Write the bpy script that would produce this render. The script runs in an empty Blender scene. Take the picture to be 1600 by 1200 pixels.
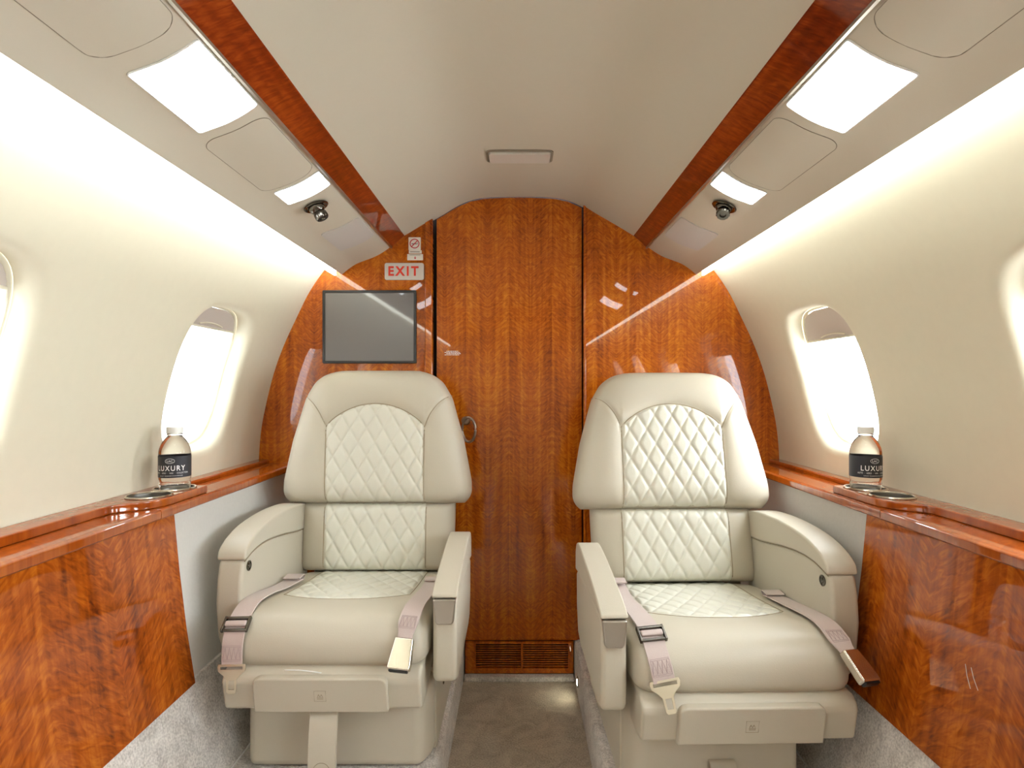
import bpy, bmesh, math
import numpy as np
from mathutils import Vector, Matrix

sc = bpy.context.scene
COL = sc.collection
PI = math.pi

# ------------------------------------------------------------------ materials
def srgb(r, g, b):
    f = lambda c: (c / 255 / 12.92) if c / 255 <= 0.04045 else ((c / 255 + 0.055) / 1.055) ** 2.4
    return (f(r), f(g), f(b), 1.0)

def new_mat(name):
    m = bpy.data.materials.new(name)
    m.use_nodes = True
    nt = m.node_tree
    return m, nt, nt.nodes["Principled BSDF"]

def N(nt, kind, **kw):
    n = nt.nodes.new(kind)
    for k, v in kw.items():
        setattr(n, k, v)
    return n

def math_node(nt, op, a, b=None):
    n = N(nt, "ShaderNodeMath", operation=op)
    for i, v in enumerate((a, b)):
        if v is None:
            continue
        if isinstance(v, (int, float)):
            n.inputs[i].default_value = v
        else:
            nt.links.new(v, n.inputs[i])
    return n.outputs[0]

def plain(name, col, rough=0.5, metal=0.0, coat=0.0, noise=None, bump=0.0, scale=60, var=0.0, sheen=0.0, spec=0.5):
    m, nt, p = new_mat(name)
    p.inputs["Base Color"].default_value = col
    p.inputs["Roughness"].default_value = rough
    p.inputs["Metallic"].default_value = metal
    p.inputs["Coat Weight"].default_value = coat
    p.inputs["Coat Roughness"].default_value = 0.05
    p.inputs["Sheen Weight"].default_value = sheen
    p.inputs["Specular IOR Level"].default_value = spec
    tc = N(nt, "ShaderNodeTexCoord")
    if bump or var:
        t = N(nt, "ShaderNodeTexNoise")
        t.inputs["Scale"].default_value = scale
        t.inputs["Detail"].default_value = 4
        nt.links.new(tc.outputs["Object"], t.inputs["Vector"])
        if bump:
            b = N(nt, "ShaderNodeBump")
            b.inputs["Strength"].default_value = bump
            b.inputs["Distance"].default_value = 0.002
            nt.links.new(t.outputs["Fac"], b.inputs["Height"])
            nt.links.new(b.outputs["Normal"], p.inputs["Normal"])
        if var:
            mx = N(nt, "ShaderNodeMix", data_type='RGBA')
            mx.inputs[6].default_value = [c * (1 - var) for c in col[:3]] + [1]
            mx.inputs[7].default_value = [min(1, c * (1 + var)) for c in col[:3]] + [1]
            nt.links.new(t.outputs["Fac"], mx.inputs[0])
            nt.links.new(mx.outputs[2], p.inputs["Base Color"])
    return m

def wood(name, across, dark, mid, light, off=0.0, half=0.075, up='Z', ripple=1.0, rough=0.35):
    """lacquered book-matched figured veneer: grain runs along `up`, chevron ripples mirrored about each leaf"""
    m, nt, p = new_mat(name)
    tc = N(nt, "ShaderNodeTexCoord")
    sp = N(nt, "ShaderNodeSeparateXYZ")
    nt.links.new(tc.outputs["Object"], sp.inputs[0])
    a = sp.outputs[across]
    z = sp.outputs[up]
    am = math_node(nt, 'PINGPONG', math_node(nt, 'ADD', a, off + 10 * half * 2), half)
    # long grain
    cv = N(nt, "ShaderNodeCombineXYZ")
    nt.links.new(math_node(nt, 'MULTIPLY', am, 55.0), cv.inputs[0])
    nt.links.new(math_node(nt, 'MULTIPLY', z, 1.6), cv.inputs[1])
    leaf = math_node(nt, 'FLOOR', math_node(nt, 'DIVIDE', math_node(nt, 'ADD', a, off + 10 * half * 2), half * 2))
    nt.links.new(math_node(nt, 'MULTIPLY', leaf, 1.7), cv.inputs[2])
    n1 = N(nt, "ShaderNodeTexNoise")
    n1.inputs["Scale"].default_value = 1.0
    n1.inputs["Detail"].default_value = 5
    n1.inputs["Distortion"].default_value = 0.4
    nt.links.new(cv.outputs[0], n1.inputs["Vector"])
    # chevron figure
    cv2 = N(nt, "ShaderNodeCombineXYZ")
    d1 = math_node(nt, 'ADD', math_node(nt, 'MULTIPLY', z, 120.0 * ripple), math_node(nt, 'MULTIPLY', am, 96.0 * ripple))
    d2 = math_node(nt, 'SUBTRACT', math_node(nt, 'MULTIPLY', z, 26.0 * ripple), math_node(nt, 'MULTIPLY', am, 36.0 * ripple))
    nt.links.new(d1, cv2.inputs[0]); nt.links.new(d2, cv2.inputs[1])
    n2 = N(nt, "ShaderNodeTexNoise")
    n2.inputs["Scale"].default_value = 1.0
    n2.inputs["Detail"].default_value = 3
    n2.inputs["Distortion"].default_value = 1.2
    nt.links.new(cv2.outputs[0], n2.inputs["Vector"])
    # broad tone
    n3 = N(nt, "ShaderNodeTexNoise")
    n3.inputs["Scale"].default_value = 4.0
    nt.links.new(tc.outputs["Object"], n3.inputs["Vector"])
    v = math_node(nt, 'ADD', math_node(nt, 'MULTIPLY', n1.outputs["Fac"], 0.36),
                  math_node(nt, 'ADD', math_node(nt, 'MULTIPLY', n2.outputs["Fac"], 0.40), math_node(nt, 'MULTIPLY', n3.outputs["Fac"], 0.24)))
    r = N(nt, "ShaderNodeValToRGB")
    r.color_ramp.elements[0].position = 0.34; r.color_ramp.elements[0].color = dark
    r.color_ramp.elements[1].position = 0.66; r.color_ramp.elements[1].color = light
    e = r.color_ramp.elements.new(0.5); e.color = mid
    nt.links.new(v, r.inputs[0])
    nt.links.new(r.outputs[0], p.inputs["Base Color"])
    p.inputs["Roughness"].default_value = rough
    p.inputs["Specular IOR Level"].default_value = 0.08
    p.inputs["Coat Weight"].default_value = 1.0
    p.inputs["Coat Roughness"].default_value = 0.02
    p.inputs["Coat IOR"].default_value = 1.5
    return m

def emit(name, col, strength):
    m = bpy.data.materials.new(name); m.use_nodes = True
    nt = m.node_tree
    nt.nodes.clear()
    e = N(nt, "ShaderNodeEmission"); o = N(nt, "ShaderNodeOutputMaterial")
    e.inputs[0].default_value = col; e.inputs[1].default_value = strength
    nt.links.new(e.outputs[0], o.inputs[0])
    return m

def clear_pane(name, tint=(1, 1, 1, 1), gloss=0.06):
    m = bpy.data.materials.new(name); m.use_nodes = True
    nt = m.node_tree; nt.nodes.clear()
    t = N(nt, "ShaderNodeBsdfTransparent"); t.inputs[0].default_value = tint
    g = N(nt, "ShaderNodeBsdfGlossy"); g.inputs["Roughness"].default_value = 0.02
    lw = N(nt, "ShaderNodeLayerWeight"); lw.inputs[0].default_value = 0.25
    mx = N(nt, "ShaderNodeMixShader"); o = N(nt, "ShaderNodeOutputMaterial")
    nt.links.new(math_node(nt, 'ADD', math_node(nt, 'MULTIPLY', lw.outputs["Fresnel"], 0.35), gloss * 0.3), mx.inputs[0])
    nt.links.new(t.outputs[0], mx.inputs[1]); nt.links.new(g.outputs[0], mx.inputs[2])
    nt.links.new(mx.outputs[0], o.inputs[0])
    return m

def carpet_mat(name, c1, c2):
    m, nt, p = new_mat(name)
    tc = N(nt, "ShaderNodeTexCoord")
    a = N(nt, "ShaderNodeTexNoise"); a.inputs["Scale"].default_value = 220; a.inputs["Detail"].default_value = 3
    b = N(nt, "ShaderNodeTexNoise"); b.inputs["Scale"].default_value = 14; b.inputs["Detail"].default_value = 4; b.inputs["Distortion"].default_value = 1.5
    for t in (a, b):
        nt.links.new(tc.outputs["Object"], t.inputs["Vector"])
    v = math_node(nt, 'ADD', math_node(nt, 'MULTIPLY', a.outputs["Fac"], 0.6), math_node(nt, 'MULTIPLY', b.outputs["Fac"], 0.4))
    r = N(nt, "ShaderNodeValToRGB")
    r.color_ramp.elements[0].position = 0.36; r.color_ramp.elements[0].color = c1
    r.color_ramp.elements[1].position = 0.62; r.color_ramp.elements[1].color = c2
    nt.links.new(v, r.inputs[0]); nt.links.new(r.outputs[0], p.inputs["Base Color"])
    p.inputs["Roughness"].default_value = 1.0
    p.inputs["Sheen Weight"].default_value = 0.3
    p.inputs["Specular IOR Level"].default_value = 0.1
    bp = N(nt, "ShaderNodeBump"); bp.inputs["Strength"].default_value = 0.9; bp.inputs["Distance"].default_value = 0.006
    nt.links.new(v, bp.inputs["Height"]); nt.links.new(bp.outputs[0], p.inputs["Normal"])
    return m

DK, MD, LT = srgb(112, 42, 2), srgb(178, 86, 7), srgb(216, 128, 24)
M = {}
M['wood_front'] = wood('figured_veneer_bulkhead', 0, DK, MD, LT, off=0.037)
M['wood_door'] = wood('figured_veneer_door', 0, DK, MD, LT, off=0.0)
M['wood_side'] = wood('figured_veneer_side', 1, srgb(92, 32, 3), srgb(162, 74, 8), srgb(206, 116, 26), off=0.05, half=0.17, ripple=0.55)
M['wood_strip'] = wood('dark_red_veneer_strip', 0, srgb(92, 28, 6), srgb(128, 46, 12), srgb(160, 70, 22), up='Y', half=0.2, ripple=0.8)
M['wood_ledge'] = wood('lacquered_ledge_wood', 0, srgb(122, 48, 6), srgb(158, 72, 12), srgb(184, 96, 24), up='Y', half=0.3, ripple=0.4)
M['wood_ledge'].node_tree.nodes['Principled BSDF'].inputs['Coat IOR'].default_value = 1.9
M['wall'] = plain('cream_wall_covering', srgb(222, 216, 195), 0.85, bump=0.12, scale=45, var=0.025)
M['ceiling'] = plain('beige_headliner', srgb(196, 188, 170), 0.8, bump=0.05, scale=80, var=0.01)
M['panel'] = plain('beige_overhead_panel', srgb(200, 192, 175), 0.6, bump=0.05, scale=160)
M['hatch'] = plain('beige_hatch_cover', srgb(198, 190, 173), 0.6, bump=0.05, scale=160)
M['gap'] = plain('dark_gap', srgb(140, 130, 114), 0.8)
M['black'] = plain('black_gap', srgb(18, 12, 10), 0.6)
M['suede'] = plain('grey_suede', srgb(214, 211, 205), 0.95, bump=0.15, scale=120, var=0.05, sheen=0.3)
M['leather'] = plain('beige_leather', srgb(200, 192, 175), 0.42, bump=0.12, scale=420, var=0.02)
M['quilt'] = plain('ivory_quilted_leather', srgb(224, 222, 209), 0.34, bump=0.12, scale=420, var=0.015)
M['seam'] = plain('seam_thread', srgb(158, 144, 120), 0.8)
M['stitch'] = plain('pale_stitching', srgb(214, 208, 190), 0.7)
M['belt'] = plain('pale_pink_webbing', srgb(204, 187, 182), 0.55, bump=0.3, scale=500, sheen=0.2)
M['belt_thread'] = plain('belt_stitching', srgb(186, 164, 164), 0.7)
M['chrome'] = plain('polished_nickel', srgb(214, 206, 192), 0.24, metal=1.0)
M['brushed'] = plain('brushed_nickel', srgb(186, 180, 170), 0.28, metal=1.0, bump=0.05, scale=300)
M['pearl_metal'] = plain('pale_champagne_metal', srgb(222, 212, 190), 0.3, metal=0.75)
M['darkmetal'] = plain('dark_chrome', srgb(104, 99, 92), 0.18, metal=1.0)
M['cupmetal'] = plain('satin_cup_liner', srgb(150, 146, 140), 0.32, metal=1.0)
M['rubber'] = plain('black_plastic', srgb(16, 15, 16), 0.4)
M['carpet'] = carpet_mat('taupe_aisle_carpet', srgb(160, 147, 128), srgb(210, 198, 178))
M['carpet_side'] = carpet_mat('pale_plush_carpet', srgb(180, 173, 168), srgb(234, 228, 222))
M['white_plastic'] = plain('white_plastic', srgb(238, 238, 236), 0.35)
M['shade'] = plain('pleated_shade', srgb(200, 190, 182), 0.7)
M['reveal'] = plain('outer_window_reveal', srgb(226, 220, 200), 0.7)
M['pane'] = clear_pane('acrylic_pane')
M['screen'] = plain('switched_off_screen', srgb(112, 108, 108), 0.45, coat=1.0)
M['bezel'] = plain('dark_bezel', srgb(40, 38, 38), 0.35)
M['sign'] = plain('grey_sign_plate', srgb(212, 204, 196), 0.45)
M['placard'] = plain('white_placard', srgb(240, 234, 222), 0.5)
M['red'] = plain('red_print', srgb(226, 62, 42), 0.5)
M['crimson'] = plain('crimson_print', srgb(190, 36, 50), 0.5)
M['ink'] = plain('dark_print', srgb(46, 42, 42), 0.5)
M['grey_ink'] = plain('grey_print', srgb(150, 140, 132), 0.5)
M['white_ink'] = plain('white_print', srgb(245, 245, 245), 0.5)
M['label'] = plain('charcoal_bottle_label', srgb(38, 38, 46), 0.45)
M['speaker'] = plain('grey_speaker_cloth', srgb(198, 192, 186), 0.8, bump=0.4, scale=900)
M['cove'] = emit('cove_strip_glow', (0.97, 1.0, 0.88, 1), 13.5)
M['lamp'] = emit('lamp_lens_glow', (0.90, 0.97, 1.0, 1), 13.0)
M['aisle_lamp'] = emit('aisle_lamp_glow', (1.0, 0.98, 0.75, 1), 60.0)
M['lens'] = plain('frosted_lens', srgb(206, 200, 190), 0.3)
def water_mat():
    m, nt, p = new_mat('clear_water_bottle')
    p.inputs["Base Color"].default_value = (1, 1, 1, 1)
    p.inputs["Roughness"].default_value = 0.0
    p.inputs["Transmission Weight"].default_value = 1.0
    p.inputs["IOR"].default_value = 1.22
    return m
M['water'] = water_mat()
M['clear'] = clear_pane('clear_bottle_plastic', gloss=0.2)

# ------------------------------------------------------------------ builders
class G:
    org = Vector((0, 0, 0))       # subtracted from every vertex (thing-local space)
    xf = None                     # optional transform applied before that

def fin(name, me, mat, parent=None, sharp=None):
    if G.xf is not None:
        me.transform(G.xf)
    if G.org.length > 0:
        me.transform(Matrix.Translation(-G.org))
    me.materials.clear()
    for mm in (mat if isinstance(mat, (list, tuple)) else [mat]):
        me.materials.append(mm)
    o = bpy.data.objects.new(name, me)
    COL.objects.link(o)
    if parent is not None:
        o.parent = parent
    if sharp is not None:
        me.polygons.foreach_set("use_smooth", [True] * len(me.polygons))
        me.set_sharp_from_angle(angle=math.radians(sharp))
        if len(me.polygons) < 2500:
            wnm = o.modifiers.new("weighted", 'WEIGHTED_NORMAL'); wnm.keep_sharp = True; wnm.weight = 80
    me.update()
    return o

def raw(name, verts, faces, mat, parent=None, sharp=40, fix=True):
    me = bpy.data.meshes.new(name)
    me.from_pydata([tuple(v) for v in verts], [], [tuple(f) for f in faces])
    if fix:
        bm = bmesh.new(); bm.from_mesh(me)
        bmesh.ops.remove_doubles(bm, verts=bm.verts, dist=1e-6)
        bmesh.ops.recalc_face_normals(bm, faces=bm.faces)
        bm.to_mesh(me); bm.free()
    return fin(name, me, mat, parent, sharp)

def bm_fin(name, bm, mat, parent=None, sharp=40):
    bmesh.ops.recalc_face_normals(bm, faces=bm.faces)
    me = bpy.data.meshes.new(name)
    bm.to_mesh(me); bm.free()
    return fin(name, me, mat, parent, sharp)

def bevel(bm, w, seg=3, ang=25):
    if w <= 0:
        return
    es = [e for e in bm.edges if len(e.link_faces) == 2 and e.calc_face_angle(0) > math.radians(ang)]
    bmesh.ops.bevel(bm, geom=es, offset=w, segments=seg, profile=0.5, affect='EDGES', clamp_overlap=True)

def add_box(bm, x0, x1, y0, y1, z0, z1, bev=0.0, seg=2, mtx=None):
    b = bmesh.new()
    bmesh.ops.create_cube(b, size=1)
    for v in b.verts:
        v.co = Vector((x0 + (v.co.x + .5) * (x1 - x0), y0 + (v.co.y + .5) * (y1 - y0), z0 + (v.co.z + .5) * (z1 - z0)))
    bevel(b, bev, seg)
    if mtx is not None:
        bmesh.ops.transform(b, matrix=mtx, verts=b.verts)
    t = bpy.data.meshes.new("t"); b.to_mesh(t); b.free()
    bm.from_mesh(t); bpy.data.meshes.remove(t)

def box(name, x0, x1, y0, y1, z0, z1, mat, parent=None, bev=0.0, seg=2):
    bm = bmesh.new()
    add_box(bm, x0, x1, y0, y1, z0, z1, bev, seg)
    return bm_fin(name, bm, mat, parent)

def add_prism(bm, pts, lo, hi, axis='x', bev=0.0, seg=3, ang=25):
    """polygon pts (a,b) extruded along axis from lo to hi.  x: pts=(y,z); y: pts=(x,z); z: pts=(x,y)"""
    b = bmesh.new()
    def co(p, t):
        return {'x': (t, p[0], p[1]), 'y': (p[0], t, p[1]), 'z': (p[0], p[1], t)}[axis]
    A = [b.verts.new(co(p, lo)) for p in pts]
    B = [b.verts.new(co(p, hi)) for p in pts]
    b.faces.new(A); b.faces.new(B[::-1])
    n = len(pts)
    for i in range(n):
        b.faces.new((A[i], B[i], B[(i + 1) % n], A[(i + 1) % n]))
    bmesh.ops.recalc_face_normals(b, faces=b.faces)
    bevel(b, bev, seg, ang)
    t = bpy.data.meshes.new("t"); b.to_mesh(t); b.free()
    bm.from_mesh(t); bpy.data.meshes.remove(t)

def prism(name, pts, lo, hi, axis, mat, parent=None, bev=0.0, seg=3, ang=25, sharp=40):
    bm = bmesh.new()
    add_prism(bm, pts, lo, hi, axis, bev, seg, ang)
    return bm_fin(name, bm, mat, parent, sharp)

def smooth_path(pts, n=6, closed=False):
    """Catmull-Rom through pts"""
    P = [np.array(p, float) for p in pts]
    out = []
    m = len(P)
    rng = range(m if closed else m - 1)
    for i in rng:
        p0 = P[(i - 1) % m] if closed or i > 0 else 2 * P[0] - P[1]
        p1 = P[i]; p2 = P[(i + 1) % m]
        p3 = P[(i + 2) % m] if closed or i + 2 < m else 2 * P[-1] - P[-2]
        for k in range(n):
            t = k / n
            out.append(0.5 * (2 * p1 + (p2 - p0) * t + (2 * p0 - 5 * p1 + 4 * p2 - p3) * t * t + (3 * p1 - p0 - 3 * p2 + p3) * t ** 3))
    if not closed:
        out.append(P[-1])
    return out

def add_tube(bm, pts, r, seg=8, closed=False):
    pts = [Vector(p) for p in pts]
    n = len(pts)
    rings = []
    ref = Vector((0, 0, 1))
    for i, p in enumerate(pts):
        if closed:
            t = (pts[(i + 1) % n] - pts[i - 1]).normalized()
        else:
            t = (pts[min(i + 1, n - 1)] - pts[max(i - 1, 0)]).normalized()
        a = t.cross(ref)
        if a.length < 0.05:
            a = t.cross(Vector((0, 1, 0)))
        a.normalize(); b = t.cross(a)
        rings.append([bm.verts.new(p + r * (math.cos(2 * PI * k / seg) * a + math.sin(2 * PI * k / seg) * b)) for k in range(seg)])
    for i in range(n if closed else n - 1):
        A, B = rings[i], rings[(i + 1) % n]
        for k in range(seg):
            bm.faces.new((A[k], A[(k + 1) % seg], B[(k + 1) % seg], B[k]))
    if not closed:
        bm.faces.new(rings[0][::-1]); bm.faces.new(rings[-1])

def tube(name, pts, r, mat, parent=None, seg=8, closed=False):
    bm = bmesh.new(); add_tube(bm, pts, r, seg, closed)
    return bm_fin(name, bm, mat, parent)

def add_lathe(bm, prof, mtx=Matrix(), seg=32, closed=False):
    """prof [(r,z)] turned about local z"""
    rings = []
    for r, z in prof:
        if r < 1e-6:
            rings.append([bm.verts.new(mtx @ Vector((0, 0, z)))])
        else:
            rings.append([bm.verts.new(mtx @ Vector((r * math.cos(2 * PI * k / seg), r * math.sin(2 * PI * k / seg), z))) for k in range(seg)])
    m = len(rings)
    for i in range(m if closed else m - 1):
        A, B = rings[i], rings[(i + 1) % m]
        for k in range(seg):
            a0, a1 = A[k % len(A)], A[(k + 1) % len(A)]
            b0, b1 = B[k % len(B)], B[(k + 1) % len(B)]
            vs = []
            for v in (a0, a1, b1, b0):
                if v not in vs:
                    vs.append(v)
            if len(vs) > 2:
                bm.faces.new(vs)

def lathe(name, prof, mat, parent=None, mtx=Matrix(), seg=32, sharp=40, closed=False):
    bm = bmesh.new(); add_lathe(bm, prof, mtx, seg, closed)
    return bm_fin(name, bm, mat, parent, sharp)

def plate_mesh(outline, holes=(), depth=0.01, bev=0.0, seg=2):
    """2-D outline with holes, extruded +-depth/2 about z=0"""
    cu = bpy.data.curves.new("plate", 'CURVE')
    cu.dimensions = '2D'; cu.fill_mode = 'BOTH'
    cu.extrude = max(depth / 2 - bev, 0.0); cu.bevel_depth = bev; cu.bevel_resolution = seg
    cu.offset = -bev
    for loop in [outline] + list(holes):
        s = cu.splines.new('POLY'); s.points.add(len(loop) - 1)
        for p, q in zip(s.points, loop):
            p.co = (q[0], q[1], 0, 1)
        s.use_cyclic_u = True
    ob = bpy.data.objects.new("plate", cu)
    COL.objects.link(ob)
    bpy.context.view_layer.update()
    dg = bpy.context.evaluated_depsgraph_get()
    me = bpy.data.meshes.new_from_object(ob.evaluated_get(dg))
    bpy.data.objects.remove(ob); bpy.data.curves.remove(cu)
    return me

def plate(name, outline, holes, depth, mtx, mat, parent=None, bev=0.0, sharp=35):
    me = plate_mesh(outline, holes, depth, bev)
    bm = bmesh.new(); bm.from_mesh(me)
    bmesh.ops.remove_doubles(bm, verts=bm.verts, dist=1e-6)
    bmesh.ops.recalc_face_normals(bm, faces=bm.faces)
    bm.to_mesh(me); bm.free()
    me.transform(mtx); me.name = name
    return fin(name, me, mat, parent, sharp)

def text_mesh(body, size, extrude=0.0004, spacing=1.0, bold=0.0):
    cu = bpy.data.curves.new("txt", 'FONT')
    cu.body = body; cu.size = size; cu.extrude = extrude; cu.space_character = spacing
    cu.align_x = 'CENTER'; cu.align_y = 'CENTER'; cu.offset = bold
    cu.resolution_u = 4
    ob = bpy.data.objects.new("txt", cu)
    COL.objects.link(ob)
    bpy.context.view_layer.update()
    dg = bpy.context.evaluated_depsgraph_get()
    me = bpy.data.meshes.new_from_object(ob.evaluated_get(dg))
    bpy.data.objects.remove(ob); bpy.data.curves.remove(cu)
    return me

def rrect(w, h, r, n=6, cx=0, cy=0):
    out = []
    for (sx, sy, a0) in ((1, 1, 0), (-1, 1, 90), (-1, -1, 180), (1, -1, 270)):
        for k in range(n + 1):
            a = math.radians(a0 + 90 * k / n)
            out.append((cx + sx * (w / 2 - r) + r * math.cos(a), cy + sy * (h / 2 - r) + r * math.sin(a)))
    return out

def circle(r, n=40, cx=0, cy=0):
    return [(cx + r * math.cos(2 * PI * k / n), cy + r * math.sin(2 * PI * k / n)) for k in range(n)]

def thing(name, label, cat, loc=(0, 0, 0), group=None, rz=0.0):
    o = bpy.data.objects.new(name, None)
    COL.objects.link(o)
    o.location = loc; o.rotation_euler = (0, 0, rz); o.empty_display_size = 0.05
    return tag(o, label, cat, group)

def tag(o, label, cat, group=None):
    o["label"] = label; o["category"] = cat
    if group:
        o["group"] = group
    return o

def struct(o, label=None, cat=None):
    o["kind"] = "structure"
    if label:
        o["label"] = label
    if cat:
        o["category"] = cat
    return o

FACE = Matrix(((1, 0, 0, 0), (0, 0, 1, 0), (0, 1, 0, 0), (0, 0, 0, 1)))   # plate xy -> world xz (normal along y)
def on_front(x, y, z):
    return Matrix.Translation((x, y, z)) @ Matrix.Rotation(PI / 2, 4, 'X')   # plate faces -y (towards the cabin)

# ------------------------------------------------------------------ camera
cam = bpy.data.cameras.new("camera")
cam.sensor_fit = 'HORIZONTAL'; cam.sensor_width = 36.0
cam.lens = 944 / 1600 * 36.0
cam.shift_x = -7 / 1600; cam.shift_y = 6 / 1600
cam.clip_start = 0.02
co = bpy.data.objects.new("camera", cam)
co.location = (-0.009, 0, 1.01); co.rotation_euler = (PI / 2, 0, 0)
COL.objects.link(co); sc.camera = co

# ------------------------------------------------------------------ shell dimensions
YF, YB = 2.10, -1.50            # forward bulkhead, rear end of the modelled cabin
ROOF = [(0, 1.680), (0.06, 1.680), (0.125, 1.676), (0.17, 1.667), (0.215, 1.648), (0.269, 1.615), (0.33, 1.580), (0.398, 1.539)]
STRIP = [(0.398, 1.539), (0.443, 1.498)]
BIN = [(0.446, 1.500), (0.475, 1.480), (0.505, 1.464), (0.54, 1.451), (0.565, 1.441), (0.59, 1.425), (0.616, 1.404)]
WALLP = [(0.52, 1.565), (0.575, 1.525), (0.632, 1.470), (0.681, 1.413), (0.730, 1.341), (0.776, 1.248), (0.816, 1.161), (0.850, 1.068),
         (0.876, 0.968), (0.894, 0.879), (0.903, 0.790), (0.905, 0.72)]
wp = np.array(smooth_path(WALLP, 10))
wl = np.concatenate([[0], np.cumsum(np.linalg.norm(np.diff(wp, axis=0), axis=1))])
WLEN = wl[-1]
def wall_at(v):
    return np.array([np.interp(v, wl, wp[:, 0]), np.interp(v, wl, wp[:, 1])])
def wall_n(v):
    t = wall_at(min(v + .01, WLEN)) - wall_at(max(v - .01, 0))
    t /= np.linalg.norm(t)
    return np.array([-t[1], t[0]])      # outward (x grows)
def v_of_z(z):
    return float(np.interp(-z, -wp[:, 1], wl))

WIN_Y = [1.67, 0.865, 0.06, -0.745]
WIN_V = (v_of_z(1.222) + v_of_z(0.838)) / 2
WIN_HV = (v_of_z(0.838) - v_of_z(1.222)) / 2
WIN_HY = 0.168
def win_out(a, grow=0.0):
    c, s = math.cos(a), math.sin(a)
    e = 2 / 3.4
    return ((WIN_HY + grow) * math.copysign(abs(c) ** e, c), (WIN_HV + grow) * math.copysign(abs(s) ** e, s))

def side_wall(name, sgn):
    V, F = [], []
    NA = 96
    def pt(y, v, d=0.0):
        p = wall_at(v) + d * wall_n(v)
        V.append((sgn * p[0], y, p[1])); return len(V) - 1
    angs = []
    for cy in WIN_Y:
        y0, y1 = cy - .4025, cy + .4025
        v0, v1 = 0.0, WLEN
        if not angs:
            cor = [math.atan2(v - WIN_V, y - cy) for y in (y0, y1) for v in (v0, v1)]
            angs = sorted(set([round(2 * PI * k / NA - PI, 6) for k in range(NA)] + [round(c, 6) for c in cor]))
        rings = []
        NR = 14
        for r in range(NR + 1):
            ring = []
            t = (r / NR) ** 1.4
            for a in angs:
                c, s = math.cos(a), math.sin(a)
                k = min(.4025 / abs(c) if abs(c) > 1e-9 else 1e9, ((v1 - WIN_V) if s > 0 else (WIN_V - v0)) / abs(s) if abs(s) > 1e-9 else 1e9)
                ex, ev = k * c, k * s
                # outline point along the same direction
                ox, ow = win_dir(a, 0.022)
                ring.append(pt(cy + ox + (ex - ox) * t, WIN_V + ow + (ev - ow) * t))
            rings.append(ring)
        # fillet and recess
        inner = []
        for (g, d) in ((0.013, 0.0012), (0.006, 0.005), (0.001, 0.011), (-0.002, 0.019), (-0.004, 0.03), (-0.005, 0.042)):
            ring = []
            for a in angs:
                ox, ow = win_dir(a, g)
                ring.append(pt(cy + ox, WIN_V + ow, d))
            inner.append(ring)
        allr = inner[::-1] + rings
        for A, B in zip(allr[:-1], allr[1:]):
            n = len(A)
            for k in range(n):
                F.append((A[k], A[(k + 1) % n], B[(k + 1) % n], B[k]))
    # closing strips fore and aft of the window bays
    for (ya, yb) in ((WIN_Y[0] + .4025, YF + 0.03), (YB, WIN_Y[-1] - .4025)):
        vs = np.linspace(0, WLEN, 40)
        A = [pt(ya, v) for v in vs]; B = [pt(yb, v) for v in vs]
        for k in range(39):
            F.append((A[k], A[k + 1], B[k + 1], B[k]))
    o = raw(name, V, F, M['wall'], sharp=60)
    return struct(o)

def win_dir(a, grow):
    """point of the rounded window outline in direction a"""
    hy, hv = WIN_HY + grow, WIN_HV + grow
    c, s = math.cos(a), math.sin(a)
    p = 3.6
    k = (abs(c / hy) ** p + abs(s / hv) ** p) ** (-1 / p)
    return k * c, k * s

struct(side_wall('wall_left', -1), "cream curved sidewall left of the cabin with two oval windows", "wall")
struct(side_wall('wall_right', 1), "cream curved sidewall right of the cabin with two oval windows", "wall")

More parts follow.
